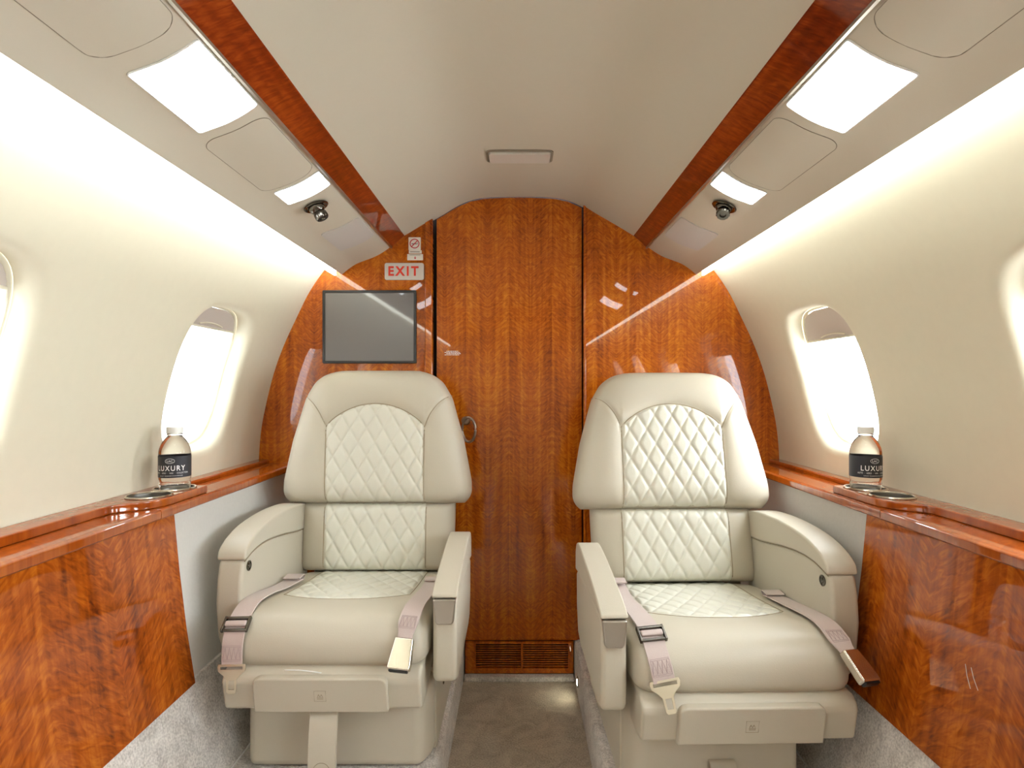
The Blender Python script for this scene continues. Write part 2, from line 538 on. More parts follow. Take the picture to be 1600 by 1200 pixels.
def window(n, cy, sgn, shade, label):
    root = bpy.data.objects.new("window_%d" % n, None); COL.objects.link(root)
    c = wall_at(WIN_V)
    root.location = (sgn * c[0], cy, c[1]); root["kind"] = "structure"; root["label"] = label; root["category"] = "window"
    G.org = Vector(root.location)
    NA = 72
    def P(y, v, d):
        p = wall_at(v) + d * wall_n(v)
        return (sgn * p[0], cy + y, p[1])
    angs = [2 * PI * k / NA for k in range(NA)]
    # outer reveal: a slightly smaller sleeve that runs out through the hull skin
    V, F = [], []
    prof = [(0.02, 0.043), (-0.010, 0.043), (-0.013, 0.047), (-0.014, 0.065), (-0.014, 0.085), (0.01, 0.085)]
    for (g, d) in prof:
        for a in angs:
            x, v = win_dir(a, g); V.append(P(x, WIN_V + v, d))
    m = len(prof)
    for i in range(m):
        for k in range(NA):
            F.append((i * NA + k, i * NA + (k + 1) % NA, ((i + 1) % m) * NA + (k + 1) % NA, ((i + 1) % m) * NA + k))
    raw('window_frame', V, F, M['reveal'], root, sharp=50)
    # pane, 4 mm acrylic
    def slab(name, d0, d1, g, mat, vmax=None, ripple=0.0, rows=14):
        V, F = [], []
        hv = WIN_HV + g
        vt = -hv; vb = hv if vmax is None else vmax
        NX = 24
        for side, d in ((0, d0), (1, d1)):
            for r in range(rows + 1):
                v = vt + (vb - vt) * (0.5 - 0.5 * math.cos(PI * (0.002 + 0.996 * r / rows))) if vmax is None else vt + (vb - vt) * (0.01 + 0.99 * r / rows)
                q = 1 - (abs(v) / hv) ** 3.6
                hw = (WIN_HY + g) * max(q, 1e-5) ** (1 / 3.6)
                for k in range(NX + 1):
                    x = -hw + 2 * hw * k / NX
                    dd = d + ripple * (r % 2)
                    V.append(P(x, WIN_V + v, dd))
        W = NX + 1; S = (rows + 1) * W
        for r in range(rows):
            for k in range(NX):
                a = r * W + k
                F.append((a, a + 1, a + W + 1, a + W)); F.append((S + a, S + a + W, S + a + W + 1, S + a + 1))
            F.append((r * W, r * W + W, S + r * W + W, S + r * W)); F.append((r * W + NX, S + r * W + NX, S + r * W + W + NX, r * W + W + NX))
        for k in range(NX):
            F.append((k, S + k, S + k + 1, k + 1)); e = rows * W
            F.append((e + k, e + k + 1, S + e + k + 1, S + e + k))
        return raw(name, V, F, mat, root, sharp=30)
    slab('pane', 0.050, 0.054, -0.014, M['pane'])
    if shade > 0:
        top = -(WIN_HV - 0.014)
        sh = slab('window_shade', 0.0445, 0.0465, -0.013, M['shade'], vmax=top + shade, ripple=0.0015, rows=10)
        # bottom rail with a finger lip
        bm = bmesh.new()
        vb = WIN_V + top + shade
        q = 1 - (abs(top + shade) / (WIN_HV - .014)) ** 3.6
        hw = (WIN_HY - .015) * max(q, 0) ** (1 / 3.6)
        a = [P(x, vb, 0.044) for x in np.linspace(-hw, hw, 9)]
        add_tube(bm, a, 0.003, 8)
        a = [P(x, vb - 0.014 + 0.010 * (x / .06) ** 2 * 0.6, 0.0425) for x in np.linspace(-.06, .06, 9)]
        add_tube(bm, a, 0.0022, 8)
        bm_fin('shade_rail', bm, M['reveal'], sh)
    G.org = Vector((0, 0, 0))

wn = 0
for sgn, sd in ((-1, 'left'), (1, 'right')):
    for i, cy in enumerate(WIN_Y):
        wn += 1
        lab = ["oval window beside the seat on the %s with its pleated shade partly drawn" % sd,
               "oval window at the %s edge of the photo nearest the camera" % sd,
               "oval window on the %s behind the camera" % sd,
               "rearmost oval window on the %s" % sd][i]
        window(wn, cy, sgn, (0.055 if sgn < 0 else 0.085) if i < 2 else 0.0, lab)

# ceiling
def sheet(name, prof, y0, y1, th, mat, parent=None, mirror=False, sgn=1, bev=0.0, ny=1):
    """profile strip (x,z) given thickness upward/outward, extruded in y"""
    P = [np.array(p) for p in prof]
    if mirror:
        P = [np.array((-p[0], p[1])) for p in P[:0:-1]] + P
    n = len(P)
    nor = []
    for i in range(n):
        t = P[min(i + 1, n - 1)] - P[max(i - 1, 0)]
        t /= np.linalg.norm(t); nor.append(np.array((-t[1], t[0])))
    V, F = [], []
    loop = P + [P[i] + th * nor[i] for i in range(n - 1, -1, -1)]
    for y in np.linspace(y0, y1, ny + 1):
        for p in loop:
            V.append((sgn * p[0], y, p[1]))
    L = len(loop)
    for j in range(ny):
        for k in range(L):
            F.append((j * L + k, j * L + (k + 1) % L, (j + 1) * L + (k + 1) % L, (j + 1) * L + k))
    F.append(tuple(range(L))); F.append(tuple(range(ny * L, ny * L + L)))
    return raw(name, V, F, mat, parent, sharp=35)

roof_s = smooth_path(ROOF, 5)
# exactly flat tangent in the middle
ceil = struct(sheet('ceiling', roof_s, YB, YF + 0.02, 0.03, M['ceiling'], mirror=True), "beige arched headliner over the aisle", "ceiling")
for i, sgn in ((1, -1), (2, 1)):
    o = sheet('trim_%d' % i, [STRIP[0], (0.421, 1.5195), STRIP[1]], YB, YF, 0.02, M['wood_strip'], sgn=sgn)
    struct(o, "dark red lacquered wood strip along the %s of the ceiling" % ('left', 'right')[i - 1], "trim")

# ------------------------------------------------------------------ overhead panels
bin_s = np.array(smooth_path(BIN, 8))
bl = np.concatenate([[0], np.cumsum(np.linalg.norm(np.diff(bin_s, axis=0), axis=1))])
def bin_at(x):
    z = float(np.interp(x, bin_s[:, 0], bin_s[:, 1])); return np.array([x, z])
def bin_n(x):
    a = bin_at(x + .006) - bin_at(x - .006); a /= np.linalg.norm(a)
    return np.array([-a[1], a[0]]) * -1          # down into the cabin
def bin_patch(name, sgn, x0, x1, y0, y1, r, lift, th, mat, parent, nx=16, ny=16):
    """rounded-corner cover that follows the curved panel; lift = proud of it into the cabin"""
    V, F = [], []
    lay = []
    for d in (lift, lift - th):
        for j in range(ny + 1):
            s = -math.cos(PI * j / ny)
            y = (y0 + y1) / 2 + (y1 - y0) / 2 * s
            dy = max(0, abs(y - (y0 + y1) / 2) - ((y1 - y0) / 2 - r))
            cut = r - math.sqrt(max(r * r - dy * dy, 0))
            for i in range(nx + 1):
                x = x0 + cut + (x1 - x0 - 2 * cut) * i / nx
                p = bin_at(x) + bin_n(x) * d
                V.append((sgn * p[0], y, p[1]))
    W = nx + 1; S = (ny + 1) * W
    for j in range(ny):
        for i in range(nx):
            a = j * W + i
            F.append((a, a + 1, a + W + 1, a + W)); F.append((S + a, S + a + W, S + a + W + 1, S + a + 1))
        F.append((j * W, j * W + W, S + j * W + W, S + j * W)); F.append((j * W + nx, S + j * W + nx, S + j * W + W + nx, j * W + W + nx))
    for i in range(nx):
        F.append((i, S + i, S + i + 1, i + 1)); e = ny * W
        F.append((e + i, e + i + 1, S + e + i + 1, S + e + i))
    return raw(name, V, F, mat, parent, sharp=35)
def bin_outline(sgn, x0, x1, y0, y1, r, d, n=8):
    pts = []
    for (cx, cy, a0) in ((x1 - r, y1 - r, 0), (x0 + r, y1 - r, 90), (x0 + r, y0 + r, 180), (x1 - r, y0 + r, 270)):
        for k in range(n + 1):
            a = math.radians(a0 + 90 * k / n); pts.append((cx + r * math.cos(a), cy + r * math.sin(a)))
    out = []
    m = len(pts)
    for i in range(m):
        a, b = np.array(pts[i]), np.array(pts[(i + 1) % m])
        q = max(1, int(np.linalg.norm(b - a) / .012))
        for k in range(q):
            c = a + (b - a) * k / q
            p = bin_at(c[0]) + bin_n(c[0]) * d
            out.append((sgn * p[0], c[1], p[1]))
    return out

for sgn, sd in ((-1, 'left'), (1, 'right')):
    rt = thing('overhead_panel', "long beige curved service panel above the %s windows" % sd, 'overhead panel', (sgn * .53, 0.3, 1.46))
    G.org = Vector(rt.location)
    sheet('panel_shell', list(bin_s), YB, YF, 0.009, M['panel'], rt, sgn=sgn)
    # slim metal bead between wood strip and panel
    box('bead', sgn * .4435 - .0025, sgn * .4435 + .0025, YB, YF, 1.4945, 1.5, M['brushed'], rt)
    for (y0, y1) in ((0.33, 0.80), (1.065, 1.335)):
        h = bin_patch('hatch', sgn, 0.454, 0.566, y0, y1, 0.026, 0.0008, 0.002, M['hatch'], rt)
        bm = bmesh.new(); add_tube(bm, bin_outline(sgn, 0.454, 0.566, y0, y1, 0.026, 0.0006), 0.0006, 6, True)
        bm_fin('hatch_gap', bm, M['gap'], h)
    s = bin_patch('speaker_cover', sgn, 0.456, 0.562, 1.70, 1.90, 0.012, 0.003, 0.004, M['speaker'], rt)
    G.org = Vector((0, 0, 0))
    # lamps
    for (y0, y1, k) in ((0.840, 1.033, 'large'), (1.350, 1.436, 'small')):
        lab = "%s glowing white lamp lens in the %s overhead panel" % (k, sd)
        rt = thing('ceiling_light', lab, 'lamp', (sgn * .5, (y0 + y1) / 2, 1.46), 'lamps in the overhead panels')
        G.org = Vector(rt.location)
        bin_patch('lamp_lens', sgn, 0.453, 0.551, y0, y1, 0.005, 0.0022, 0.003, M['lamp'], rt)
        bm = bmesh.new(); add_tube(bm, bin_outline(sgn, 0.4525, 0.5515, y0 - .0005, y1 + .0005, 0.005, 0.001), 0.0016, 6, True)
        bm_fin('lamp_frame', bm, M['white_plastic'], rt)
        G.org = Vector((0, 0, 0))
    # air nozzle
    p = bin_at(.508); nn = bin_n(.508); p = p + nn * .0035
    rt = thing('air_nozzle', "dark chrome swivel air nozzle in the %s overhead panel" % sd, 'air vent', (sgn * p[0], 1.50, p[1]), 'swivel air nozzles')
    G.org = Vector(rt.location)
    z = Vector((sgn * nn[0], 0, nn[1])).normalized()
    mt = Matrix.Translation((sgn * p[0], 1.5, p[1])) @ z.to_track_quat('Z', 'Y').to_matrix().to_4x4()
    lathe('collar', [(0.031, -0.001), (0.031, 0.001), (0.028, 0.003), (0.023, 0.002), (0.021, 0.0), (0.021, -0.001)], M['darkmetal'], rt, mt, 40)
    z2 = (z + Vector((0, -0.75, -0.1)) if sgn > 0 else z + Vector((0.35, 0.0, -0.35))).normalized()
    mt2 = Matrix.Translation((sgn * p[0], 1.5, p[1])) @ z2.to_track_quat('Z', 'Y').to_matrix().to_4x4()
    ball = [(0.0205 * math.cos(a), 0.0205 * math.sin(a)) for a in np.linspace(0.0, PI / 2, 12)]
    lathe('ball', ball[:-1] + [(0, .0205)], M['darkmetal'], rt, mt, 40)
    bm = bmesh.new()
    NK = 48
    prof = [(0.0135, .014), (0.0155, .02), (0.0158, .031), (0.0145, .034), (0.008, .034), (0.0065, .030), (0, .030)]
    rings = []
    for i, (r, h) in enumerate(prof):
        if r == 0:
            rings.append([bm.verts.new(mt2 @ Vector((0, 0, h)))]); continue
        rings.append([bm.verts.new(mt2 @ Vector(((r + (0.0011 if (k % 4 < 2 and i in (1, 2)) else 0)) * math.cos(2 * PI * k / NK), (r + (0.0011 if (k % 4 < 2 and i in (1, 2)) else 0)) * math.sin(2 * PI * k / NK), h))) for k in range(NK)])
    for A, B in zip(rings[:-1], rings[1:]):
        for k in range(NK):
            if len(B) == 1:
                bm.faces.new((A[k], A[(k + 1) % NK], B[0]))
            else:
                bm.faces.new((A[k], A[(k + 1) % NK], B[(k + 1) % NK], B[k]))
    bm_fin('nozzle', bm, M['darkmetal'], rt, 30)
    G.org = Vector((0, 0, 0))
    # cove light: glowing strip tucked behind the panel lip, washing the wall
    o = box('cove_light', sgn * .635 - .003, sgn * .635 + .003, YB + .05, YF - .012, 1.398, 1.418, M['cove'])
    tag(o, "glowing cove light strip along the top of the %s sidewall" % sd, 'cove light')

# ceiling lens over the door
rt = thing('ceiling_light', "small frosted rectangular lens in the headliner above the door", 'lamp', (0.0, 1.742, 1.679))
G.org = Vector(rt.location)
plate('lens', rrect(.176, .072, .010), (), .012, Matrix.Translation((0, 1.742, 1.6755)), M['lens'], rt, .003)
plate('lens_frame', rrect(.192, .088, .014), [rrect(.179, .075, .011)], .006, Matrix.Translation((0, 1.742, 1.678)), M['gap'], rt, .001)
G.org = Vector((0, 0, 0))

# ------------------------------------------------------------------ floor
prof_side = [(0.192, -0.02), (0.192, 0.112), (0.196, 0.124), (0.206, 0.130), (0.640, 0.130), (0.664, 0.134), (0.676, 0.15), (0.738, 0.352), (0.80, 0.352), (0.80, -0.02)]
for sgn, sd in ((-1, 'left'), (1, 'right')):
    o = prism('floor_' + sd, [(sgn * p[0], p[1]) for p in prof_side], YB - .02, YF + .045, 'y', M['carpet_side'], sharp=30)
    struct(o, "pale plush carpet on the raised floor under the %s seat" % sd, "floor")
    o = box('trim_%d' % (3 if sgn < 0 else 4), sgn * .664 - .0015, sgn * .664 + .0015, YB, 2.05, .128, .1365, M['white_plastic'])
    struct(o)
o = box('floor', -.2, .2, YB - .03, YF + .06, -.05, 0.0, M['carpet'])
struct(o, "taupe carpet of the sunken aisle between the seats", "floor")
o = box('baseboard_front', -.19, .19, YF - .03, YF, 0.0, .018, M['carpet_side'], bev=.005)
struct(o)

# ------------------------------------------------------------------ forward bulkhead
o = box('wall_front_left', -.96, -.3005, YF, YF + .03, -.02, 1.75, M['wood_front'], bev=.003)
struct(o, "glossy figured wood bulkhead panel behind the left seat", "wall")
o = box('wall_front_right', .2235, .96, YF, YF + .03, -.02, 1.75, M['wood_front'], bev=.003)
struct(o, "glossy figured wood bulkhead panel behind the right seat", "wall")
o = box('wall_front_core', -.97, .97, YF + .045, YF + .06, -.05, 1.80, M['black'])
struct(o)
# rounded post at the edge of the left panel
o = box('trim_5', -.327, -.3005, YF - .006, YF + .002, .13, 1.60, M['wood_front'], bev=.005, seg=4)
struct(o, "narrow wooden upright beside the left edge of the door", "trim")
o = box('trim_6', .2235, .232, YF - .008, YF + .002, .13, 1.66, M['wood_front'], bev=.003, seg=3)
struct(o)

door = bpy.data.objects.new('door_1', None); COL.objects.link(door)
door.location = (-.035, YF + .02, .127); door["kind"] = "structure"; door["label"] = "tall glossy figured wood door with an arched top between the two seats"; door["category"] = "door"
G.org = Vector(door.location)
dx0, dx1 = -.2885, .2195
arch = [(dx0, .127), (dx1, .127), (dx1, 1.640), (0.17, 1.662), (.125, 1.671), (.06, 1.675), (0, 1.676), (-.06, 1.675), (-.125, 1.671), (-.17, 1.662), (-.215, 1.643), (-.269, 1.610), (dx0, 1.599)]
prism('door_leaf', arch, YF + .012, YF + .04, 'y', M['wood_door'], door, bev=.002, seg=2)
# ring pull
r0 = Vector((-.174, YF + .012, .865))
lathe('ring_base', [(0, .012), (.010, .012), (.014, .008), (.016, 0)], M['brushed'], door, Matrix.Translation(r0 + Vector((-.012, 0, .03))) @ Matrix.Rotation(PI / 2, 4, 'X'), 24)
rp = []
for k in range(40):
    a = 2 * PI * k / 40
    u = .024 * math.cos(a); w = .042 * math.sin(a)
    rp.append((r0.x + u, r0.y - .022 - .55 * u, r0.z + w))
tube('door_handle', rp, .0048, M['brushed'], door, 10, True)
G.org = Vector((0, 0, 0))

# louvred panel under the door
rt = thing('louvred_panel', "low dark wood panel with two louvred grilles under the door", 'vent panel', (0, YF, .02))
G.org = Vector(rt.location)
fr = [(-.187, .019), (.189, .019), (.189, .126), (-.187, .126)]
holes = [[(-.150, .036), (.006, .036), (.006, .122), (-.150, .122)], [(.014, .036), (.170, .036), (.170, .122), (.014, .122)]]
plate('frame', fr, holes, .016, on_front(0, YF + .004, 0), M['wood_front'], rt, .0015)
for h in holes:
    bm = bmesh.new()
    n = 11
    for k in range(n):
        zc = h[0][1] + (h[2][1] - h[0][1]) * (k + .5) / n
        mt = Matrix.Translation(((h[0][0] + h[1][0]) / 2, YF + .005, zc)) @ Matrix.Rotation(math.radians(-38), 4, 'X')
        w = (h[1][0] - h[0][0]) / 2
        add_box(bm, -w, w, -.005, .005, -.0014, .0014, .0006, 1, mt)
    bm_fin('louvre_grille', bm, M['wood_front'], rt)
box('backing', -.18, .18, YF + .0125, YF + .018, .03, .125, M['black'], rt)
G.org = Vector((0, 0, 0))

# rear end of the cabin (behind the camera)
o = box('wall_back', -.97, .97, YB - .04, YB, -.05, 1.8, M['wall'])
struct(o, "cream rear wall behind the camera", "wall")

# ------------------------------------------------------------------ bulkhead fittings
K = 2.1 / 944
def bx(px): return (px - 807) * K - .009
def bz(py): return 1.01 - (py - 606) * K

rt = thing('monitor', "switched-off grey flat screen on the bulkhead above the left seat", 'screen', (bx(578), YF, bz(567)))
G.org = Vector(rt.location)
sx, sz, sw, sh = bx(578), bz(511), (651 - 505) * K, (568 - 454) * K
plate('bezel', rrect(sw, sh, .004), [rrect(sw - .018, sh - .018, .003)], .012, on_front(sx, YF - .004, sz), M['bezel'], rt, .0015)
box('screen', sx - sw / 2 + .007, sx + sw / 2 - .007, YF - .006, YF - .001, sz - sh / 2 + .007, sz + sh / 2 - .007, M['screen'], rt)
G.org = Vector((0, 0, 0))

def put_text(name, body, w, h, mtx, mat, parent, spacing=1.0, bold=0.0, ex=.0004):
    me = text_mesh(body, 1.0, 0.0, spacing, bold)
    xs = [v.co.x for v in me.vertices]; ys = [v.co.y for v in me.vertices]
    cx, cy = (max(xs) + min(xs)) / 2, (max(ys) + min(ys)) / 2
    fx, fy = w / (max(xs) - min(xs)), h / (max(ys) - min(ys))
    bm = bmesh.new(); bm.from_mesh(me)
    for v in bm.verts:
        v.co = Vector(((v.co.x - cx) * fx, (v.co.y - cy) * fy, 0))
    r = bmesh.ops.extrude_face_region(bm, geom=bm.faces[:])
    for v in [g for g in r['geom'] if isinstance(g, bmesh.types.BMVert)]:
        v.co.z += ex
    bmesh.ops.transform(bm, matrix=mtx, verts=bm.verts)
    return bm_fin(name, bm, mat, parent, 30)

def letters(name, body, cx, cz, w, h, gapf, stroke, y, mat, parent):
    """block capitals E X I T built from strokes"""
    pass

# EXIT sign
rt = thing('exit_sign', "grey EXIT sign with red capitals above the screen", 'sign', (bx(632), YF, bz(438)))
G.org = Vector(rt.location)
plate('sign_plate', rrect(61 * K, 26.5 * K, .007), (), .006, on_front(bx(632), YF - .003, bz(424.5)), M['sign'], rt, .001)
put_text('lettering', 'EXIT', 47 * K, 15 * K, on_front(bx(631), YF - .0058, bz(424)), M['red'], rt, 1.35, .034, .0008)
G.org = Vector((0, 0, 0))
# no smoking placard
rt = thing('no_smoking_sign', "small square no smoking sign above the EXIT sign", 'sign', (bx(648), YF, bz(390)))
G.org = Vector(rt.location)
cx, cz = bx(648), bz(381)
plate('sign_plate', rrect(19 * K, 20 * K, .002), (), .003, on_front(cx, YF - .0015, cz), M['placard'], rt, .0004)
ring = plate('prohibition_ring', circle(7.6 * K), [circle(6.2 * K)], .0008, on_front(cx, YF - .0033, cz), M['crimson'], rt)
mt = on_front(cx, YF - .0035, cz) @ Matrix.Rotation(math.radians(45), 4, 'Z')
bm = bmesh.new(); add_box(bm, -6.6 * K, 6.6 * K, -.7 * K, .7 * K, -.0004, .0004, mtx=mt); bm_fin('slash', bm, M['crimson'], rt)
bm = bmesh.new()
add_box(bm, -4.6 * K, 2.8 * K, -.9 * K, .2 * K, -.0003, .0003, mtx=on_front(cx, YF - .0032, cz))
add_box(bm, 3.1 * K, 4.6 * K, -.9 * K, .2 * K, -.0003, .0003, mtx=on_front(cx, YF - .0032, cz))
add_box(bm, 4.2 * K, 4.7 * K, .5 * K, 2.2 * K, -.0003, .0003, mtx=on_front(cx, YF - .0032, cz))
bm_fin('cigarette', bm, M['ink'], rt)
G.org = Vector((0, 0, 0))
rt = thing('text_placard', "thin white placard strip directly below the no smoking sign", 'sign', (bx(649), YF, bz(396)))
G.org = Vector(rt.location)
plate('sign_plate', rrect(20 * K, 5 * K, .0006), (), .002, on_front(bx(649), YF - .001, bz(393.8)), M['placard'], rt)
box('text_line', bx(641), bx(656), YF - .0024, YF - .002, bz(394.4), bz(393.2), M['grey_ink'], rt)
G.org = Vector((0, 0, 0))
rt = thing('arrow_placard', "white placard with a small red arrow pointing down", 'sign', (bx(649), YF, bz(407)))
G.org = Vector(rt.location)
plate('sign_plate', rrect(24.5 * K, 9.6 * K, .0006), (), .002, on_front(bx(648.8), YF - .001, bz(402)), M['placard'], rt)
ar = [(-.6, 2), (.6, 2), (.6, 0), (2, 0), (0, -2.2), (-2, 0), (-.6, 0)]
plate('arrow', [(a * K, b * K) for a, b in ar], (), .0006, on_front(bx(648.8), YF - .0023, bz(403)), M['crimson'], rt)
box('text_line', bx(640), bx(657), YF - .0024, YF - .002, bz(398.9), bz(398.2), M['grey_ink'], rt)
G.org = Vector((0, 0, 0))
# tiny white notice printed on the door
bm = bmesh.new()
for row, (a, b) in enumerate(((697, 716), (694, 718), (697, 720), (694, 717))):
    x = bx(a); i = 0
    while x < bx(b):
        w = (1.6 + ((i * 7 + row * 3) % 5) * .5) * K
        add_box(bm, x, min(x + w, bx(b)), YF + .0114, YF + .012, bz(549.0 + row * 1.9), bz(548.0 + row * 1.9)); x += w + .7 * K; i += 1
o = bm_fin('door_notice', bm, M['white_ink'], None)
tag(o, "four lines of tiny white print on the left of the door", 'notice')

# ------------------------------------------------------------------ sidewalls below the windows
for sgn, sd in ((-1, 'left'), (1, 'right')):
    # grey suede lower wall
    o = prism('lower_sidewall', [(sgn * p[0], p[1]) for p in [(.792, .735), (.7795, .60), (.763, .47), (.744, .345), (.81, .345), (.86, .5), (.895, .735)]], YB, YF, 'y', M['suede'], bev=0)
    struct(o, "grey suede lower sidewall between the ledge and the carpet behind the %s seat" % sd, "wall")
    # wood panel
    face = [(.780, .727), (.768, .60), (.752, .47), (.732, .345)]
    o = prism('wainscot', [(sgn * p[0], p[1]) for p in face + [(.742, .346), (.7615, .473), (.778, .60), (.7905, .727)]], YB, 1.362, 'y', M['wood_side'], bev=.0015, seg=2, sharp=50)
    tag(o, "large glossy figured wood panel under the %s ledge" % sd, 'wainscot')
    if sgn > 0:
        for (ya, za, yb, zb) in ((1.035, .537, 1.018, .503), (1.022, .537, 1.002, .508)):
            xs_ = lambda z: .7795 - (.727 - z) * .1 * (1 if z > .6 else 1.05) - .0016
            tube('scratch', [(np.interp(z, [.47, .6, .727], [.752, .768, .780]) - .0002, y, z) for y, z in ((ya, za), ((ya + yb) / 2 + .002, (za + zb) / 2), (yb, zb))], .0006, M['stitch'], o, 5)
    # ledge
    rt = thing('side_ledge', "narrow lacquered wood ledge running under the %s windows" % sd, 'ledge', (sgn * .84, 1.0, .73))
    G.org = Vector(rt.location)
    CUPS = [(.829, 1.350), (.829, 1.450)]
    R = .0445
    hol = [circle(R, 40, sgn * c[0], c[1]) for c in CUPS]
    def rounded(pts, nose):
        return pts
    gap = .0012
    for k, (y0, y1, holes) in enumerate(((YB, 1.288 - gap, []), (1.288 + gap, 1.53 - gap / 2, hol), (1.53 + gap / 2, YF, []))):
        plate('ledge_top', [(sgn * .7725, y0), (sgn * .9, y0), (sgn * .9, y1), (sgn * .7725, y1)][::(1 if sgn > 0 else -1)], holes, .022, Matrix.Translation((0, 0, .739)), M['wood_ledge'], rt, .005 if not holes else .0)
        if holes:
            prism('ledge_nose', [(sgn * p[0], p[1]) for p in ((.766, .733), (.7675, .7295), (.7725, .728), (.7725, .750), (.7675, .7485), (.766, .745))], y0, y1, 'y', M['wood_ledge'], rt, sharp=60)
        else:
            prism('ledge_nose', [(sgn * p[0], p[1]) for p in ((.766, .733), (.7675, .7295), (.780, .728), (.780, .750), (.7675, .7485), (.766, .745))], y0, y1, 'y', M['wood_ledge'], rt, sharp=60)
    # raised cup plank with its two bays
    ou = [(.902, YB), (.902, 1.505), (.782, 1.505), (.777, 1.50), (.777, 1.345), (.779, 1.325), (.785, 1.305), (.797, 1.285), (.814, 1.268), (.832, 1.255), (.843, 1.24), (.846, 1.2), (.846, YB)]
    ou = [(sgn * a, b) for a, b in ou]
    if sgn > 0: ou = ou[::-1]
    plate('cup_plank', ou, hol, .018, Matrix.Translation((0, 0, .759)), M['wood_ledge'], rt, .003)
    # back moulding up to the bulkhead
    prism('back_moulding', [(sgn * p[0], p[1]) for p in ((.868, .750), (.868, .757), (.872, .762), (.904, .763), (.904, .750))], 1.5055, YF, 'y', M['wood_ledge'], rt, bev=.001)
    G.org = Vector((0, 0, 0))
    for i, (cx, cy) in enumerate(CUPS):
        lab = "metal-rimmed cup holder %s in the %s ledge" % (("standing empty", "under the water bottle")[i], sd)
        rt = thing('cup_holder', lab, 'cup holder', (sgn * cx, cy, .728), 'cup holders in the side ledges')
        G.org = Vector(rt.location)
        mt = Matrix.Translation((sgn * cx, cy, 0))
        lathe('cup', [(0, .7265), (.040, .7265), (.0425, .730), (.0435, .770), (.0443, .770), (.0440, .7255), (0, .7245)], M['cupmetal'], rt, mt, 48)
        lathe('rim', [(.0425, .7705), (.0432, .7722), (.0462, .7722), (.0478, .7695), (.0470, .7683), (.0435, .7683)], M['chrome'], rt, mt, 48, closed=True)
        G.org = Vector((0, 0, 0))

# ------------------------------------------------------------------ water bottles
def wrap_text(body, w, h, r, zc, ang0, ctr, spacing=1.0, bold=0.0):
    """text bent round a cylinder, returned as bmesh; ang0 = direction the text centre faces"""
    me = text_mesh(body, 1.0, 0.0, spacing, bold)
    xs = [v.co.x for v in me.vertices]; ys = [v.co.y for v in me.vertices]
    cx, cy = (max(xs) + min(xs)) / 2, (max(ys) + min(ys)) / 2
    fx, fy = w / (max(xs) - min(xs)), h / (max(ys) - min(ys))
    bm = bmesh.new(); bm.from_mesh(me)
    bmesh.ops.subdivide_edges(bm, edges=bm.edges[:], cuts=1)
    for v in bm.verts:
        a = ang0 + (v.co.x - cx) * fx / r
        v.co = Vector((ctr[0] + r * math.cos(a), ctr[1] + r * math.sin(a), zc + (v.co.y - cy) * fy))
    return bm

def bottle(x, y, face, label):
    z0 = .7275
    rt = thing('water_bottle', label, 'bottle', (x, y, z0), 'bottled waters in the cup holders')
    G.org = Vector(rt.location)
    R = .0346
    prof = [(0, .004), (.018, .003), (.024, .0), (.030, .001), (.0332, .006), (.0340, .014), (.0318, .019), (.0340, .024), (.0340, .034), (.0318, .039), (.0340, .044), (.0340, .056), (.0322, .061), (R, .066),
            (R, .124), (.0342, .132), (.0325, .140), (.0292, .148), (.0250, .156), (.0205, .162), (.0170, .166), (.0158, .169), (.0178, .1705), (.0178, .1725), (.0158, .174), (.0152, .186), (0, .186)]
    sm = []
    for a, b in zip(prof[:-1], prof[1:]):
        sm += [a, ((a[0] + b[0]) / 2, (a[1] + b[1]) / 2)]
    sm.append(prof[-1])
    mt = Matrix.Translation((x, y, z0))
    lathe('bottle_body', sm, M['water'], rt, mt, 56, 60)
    lb = lathe('label', [(R + .0004, .071), (R + .0007, .071), (R + .0007, .121), (R + .0004, .121)], M['label'], rt, mt, 64, closed=True)
    cap = [(0, .1895), (.0165, .1895), (.0178, .188), (.0181, .186), (.0181, .1745), (.0172, .1740), (.0166, .1745), (.0166, .1865), (0, .1865)]
    lathe('cap', cap, M['white_plastic'], rt, mt, 40)
    rr = R + .0009
    bm = wrap_text('LUXURY', .064, .0122, rr, z0 + .0935, face, (x, y), 1.25, .012)
    bm_fin('lettering', bm, M['white_ink'], lb, 30)
    bm = wrap_text('AUTO  \u00b7  AERO  \u00b7  VAN  \u00b7  COLLECTION', .078, .0038, rr, z0 + .0822, face, (x, y), 1.2)
    bm_fin('small_lettering', bm, M['white_ink'], lb, 30)
    bm = wrap_text('LUXURY TRANSPORTATION SERVICES', .052, .0022, rr, z0 + .0757, face, (x, y), 1.1)
    bm_fin('fine_print', bm, M['white_ink'], lb, 30)
    bm = wrap_text('LAC', .0125, .0050, rr, z0 + .1105, face - .04, (x, y), 1.0)
    pts = []
    for k in range(36):
        t = 2 * PI * k / 36
        a = face - .04 + .0102 * math.cos(t) / rr
        pts.append((x + rr * math.cos(a), y + rr * math.sin(a), z0 + .1105 + .0056 * math.sin(t)))
    add_tube(bm, pts, .0004, 5, True)
    bm_fin('logo', bm, M['white_ink'], lb, 30)
    G.org = Vector((0, 0, 0))

# the direction from each bottle back towards the middle of the aisle, label turned a little
fl = math.atan2(-1.45, .82); bottle(-.829, 1.450, fl - .26, "water bottle with a dark label standing in the left ledge's cup holder")
fr_ = math.atan2(-1.45, -.84); bottle(.829, 1.450, fr_ + .62, "water bottle with a dark label standing in the right ledge's cup holder")

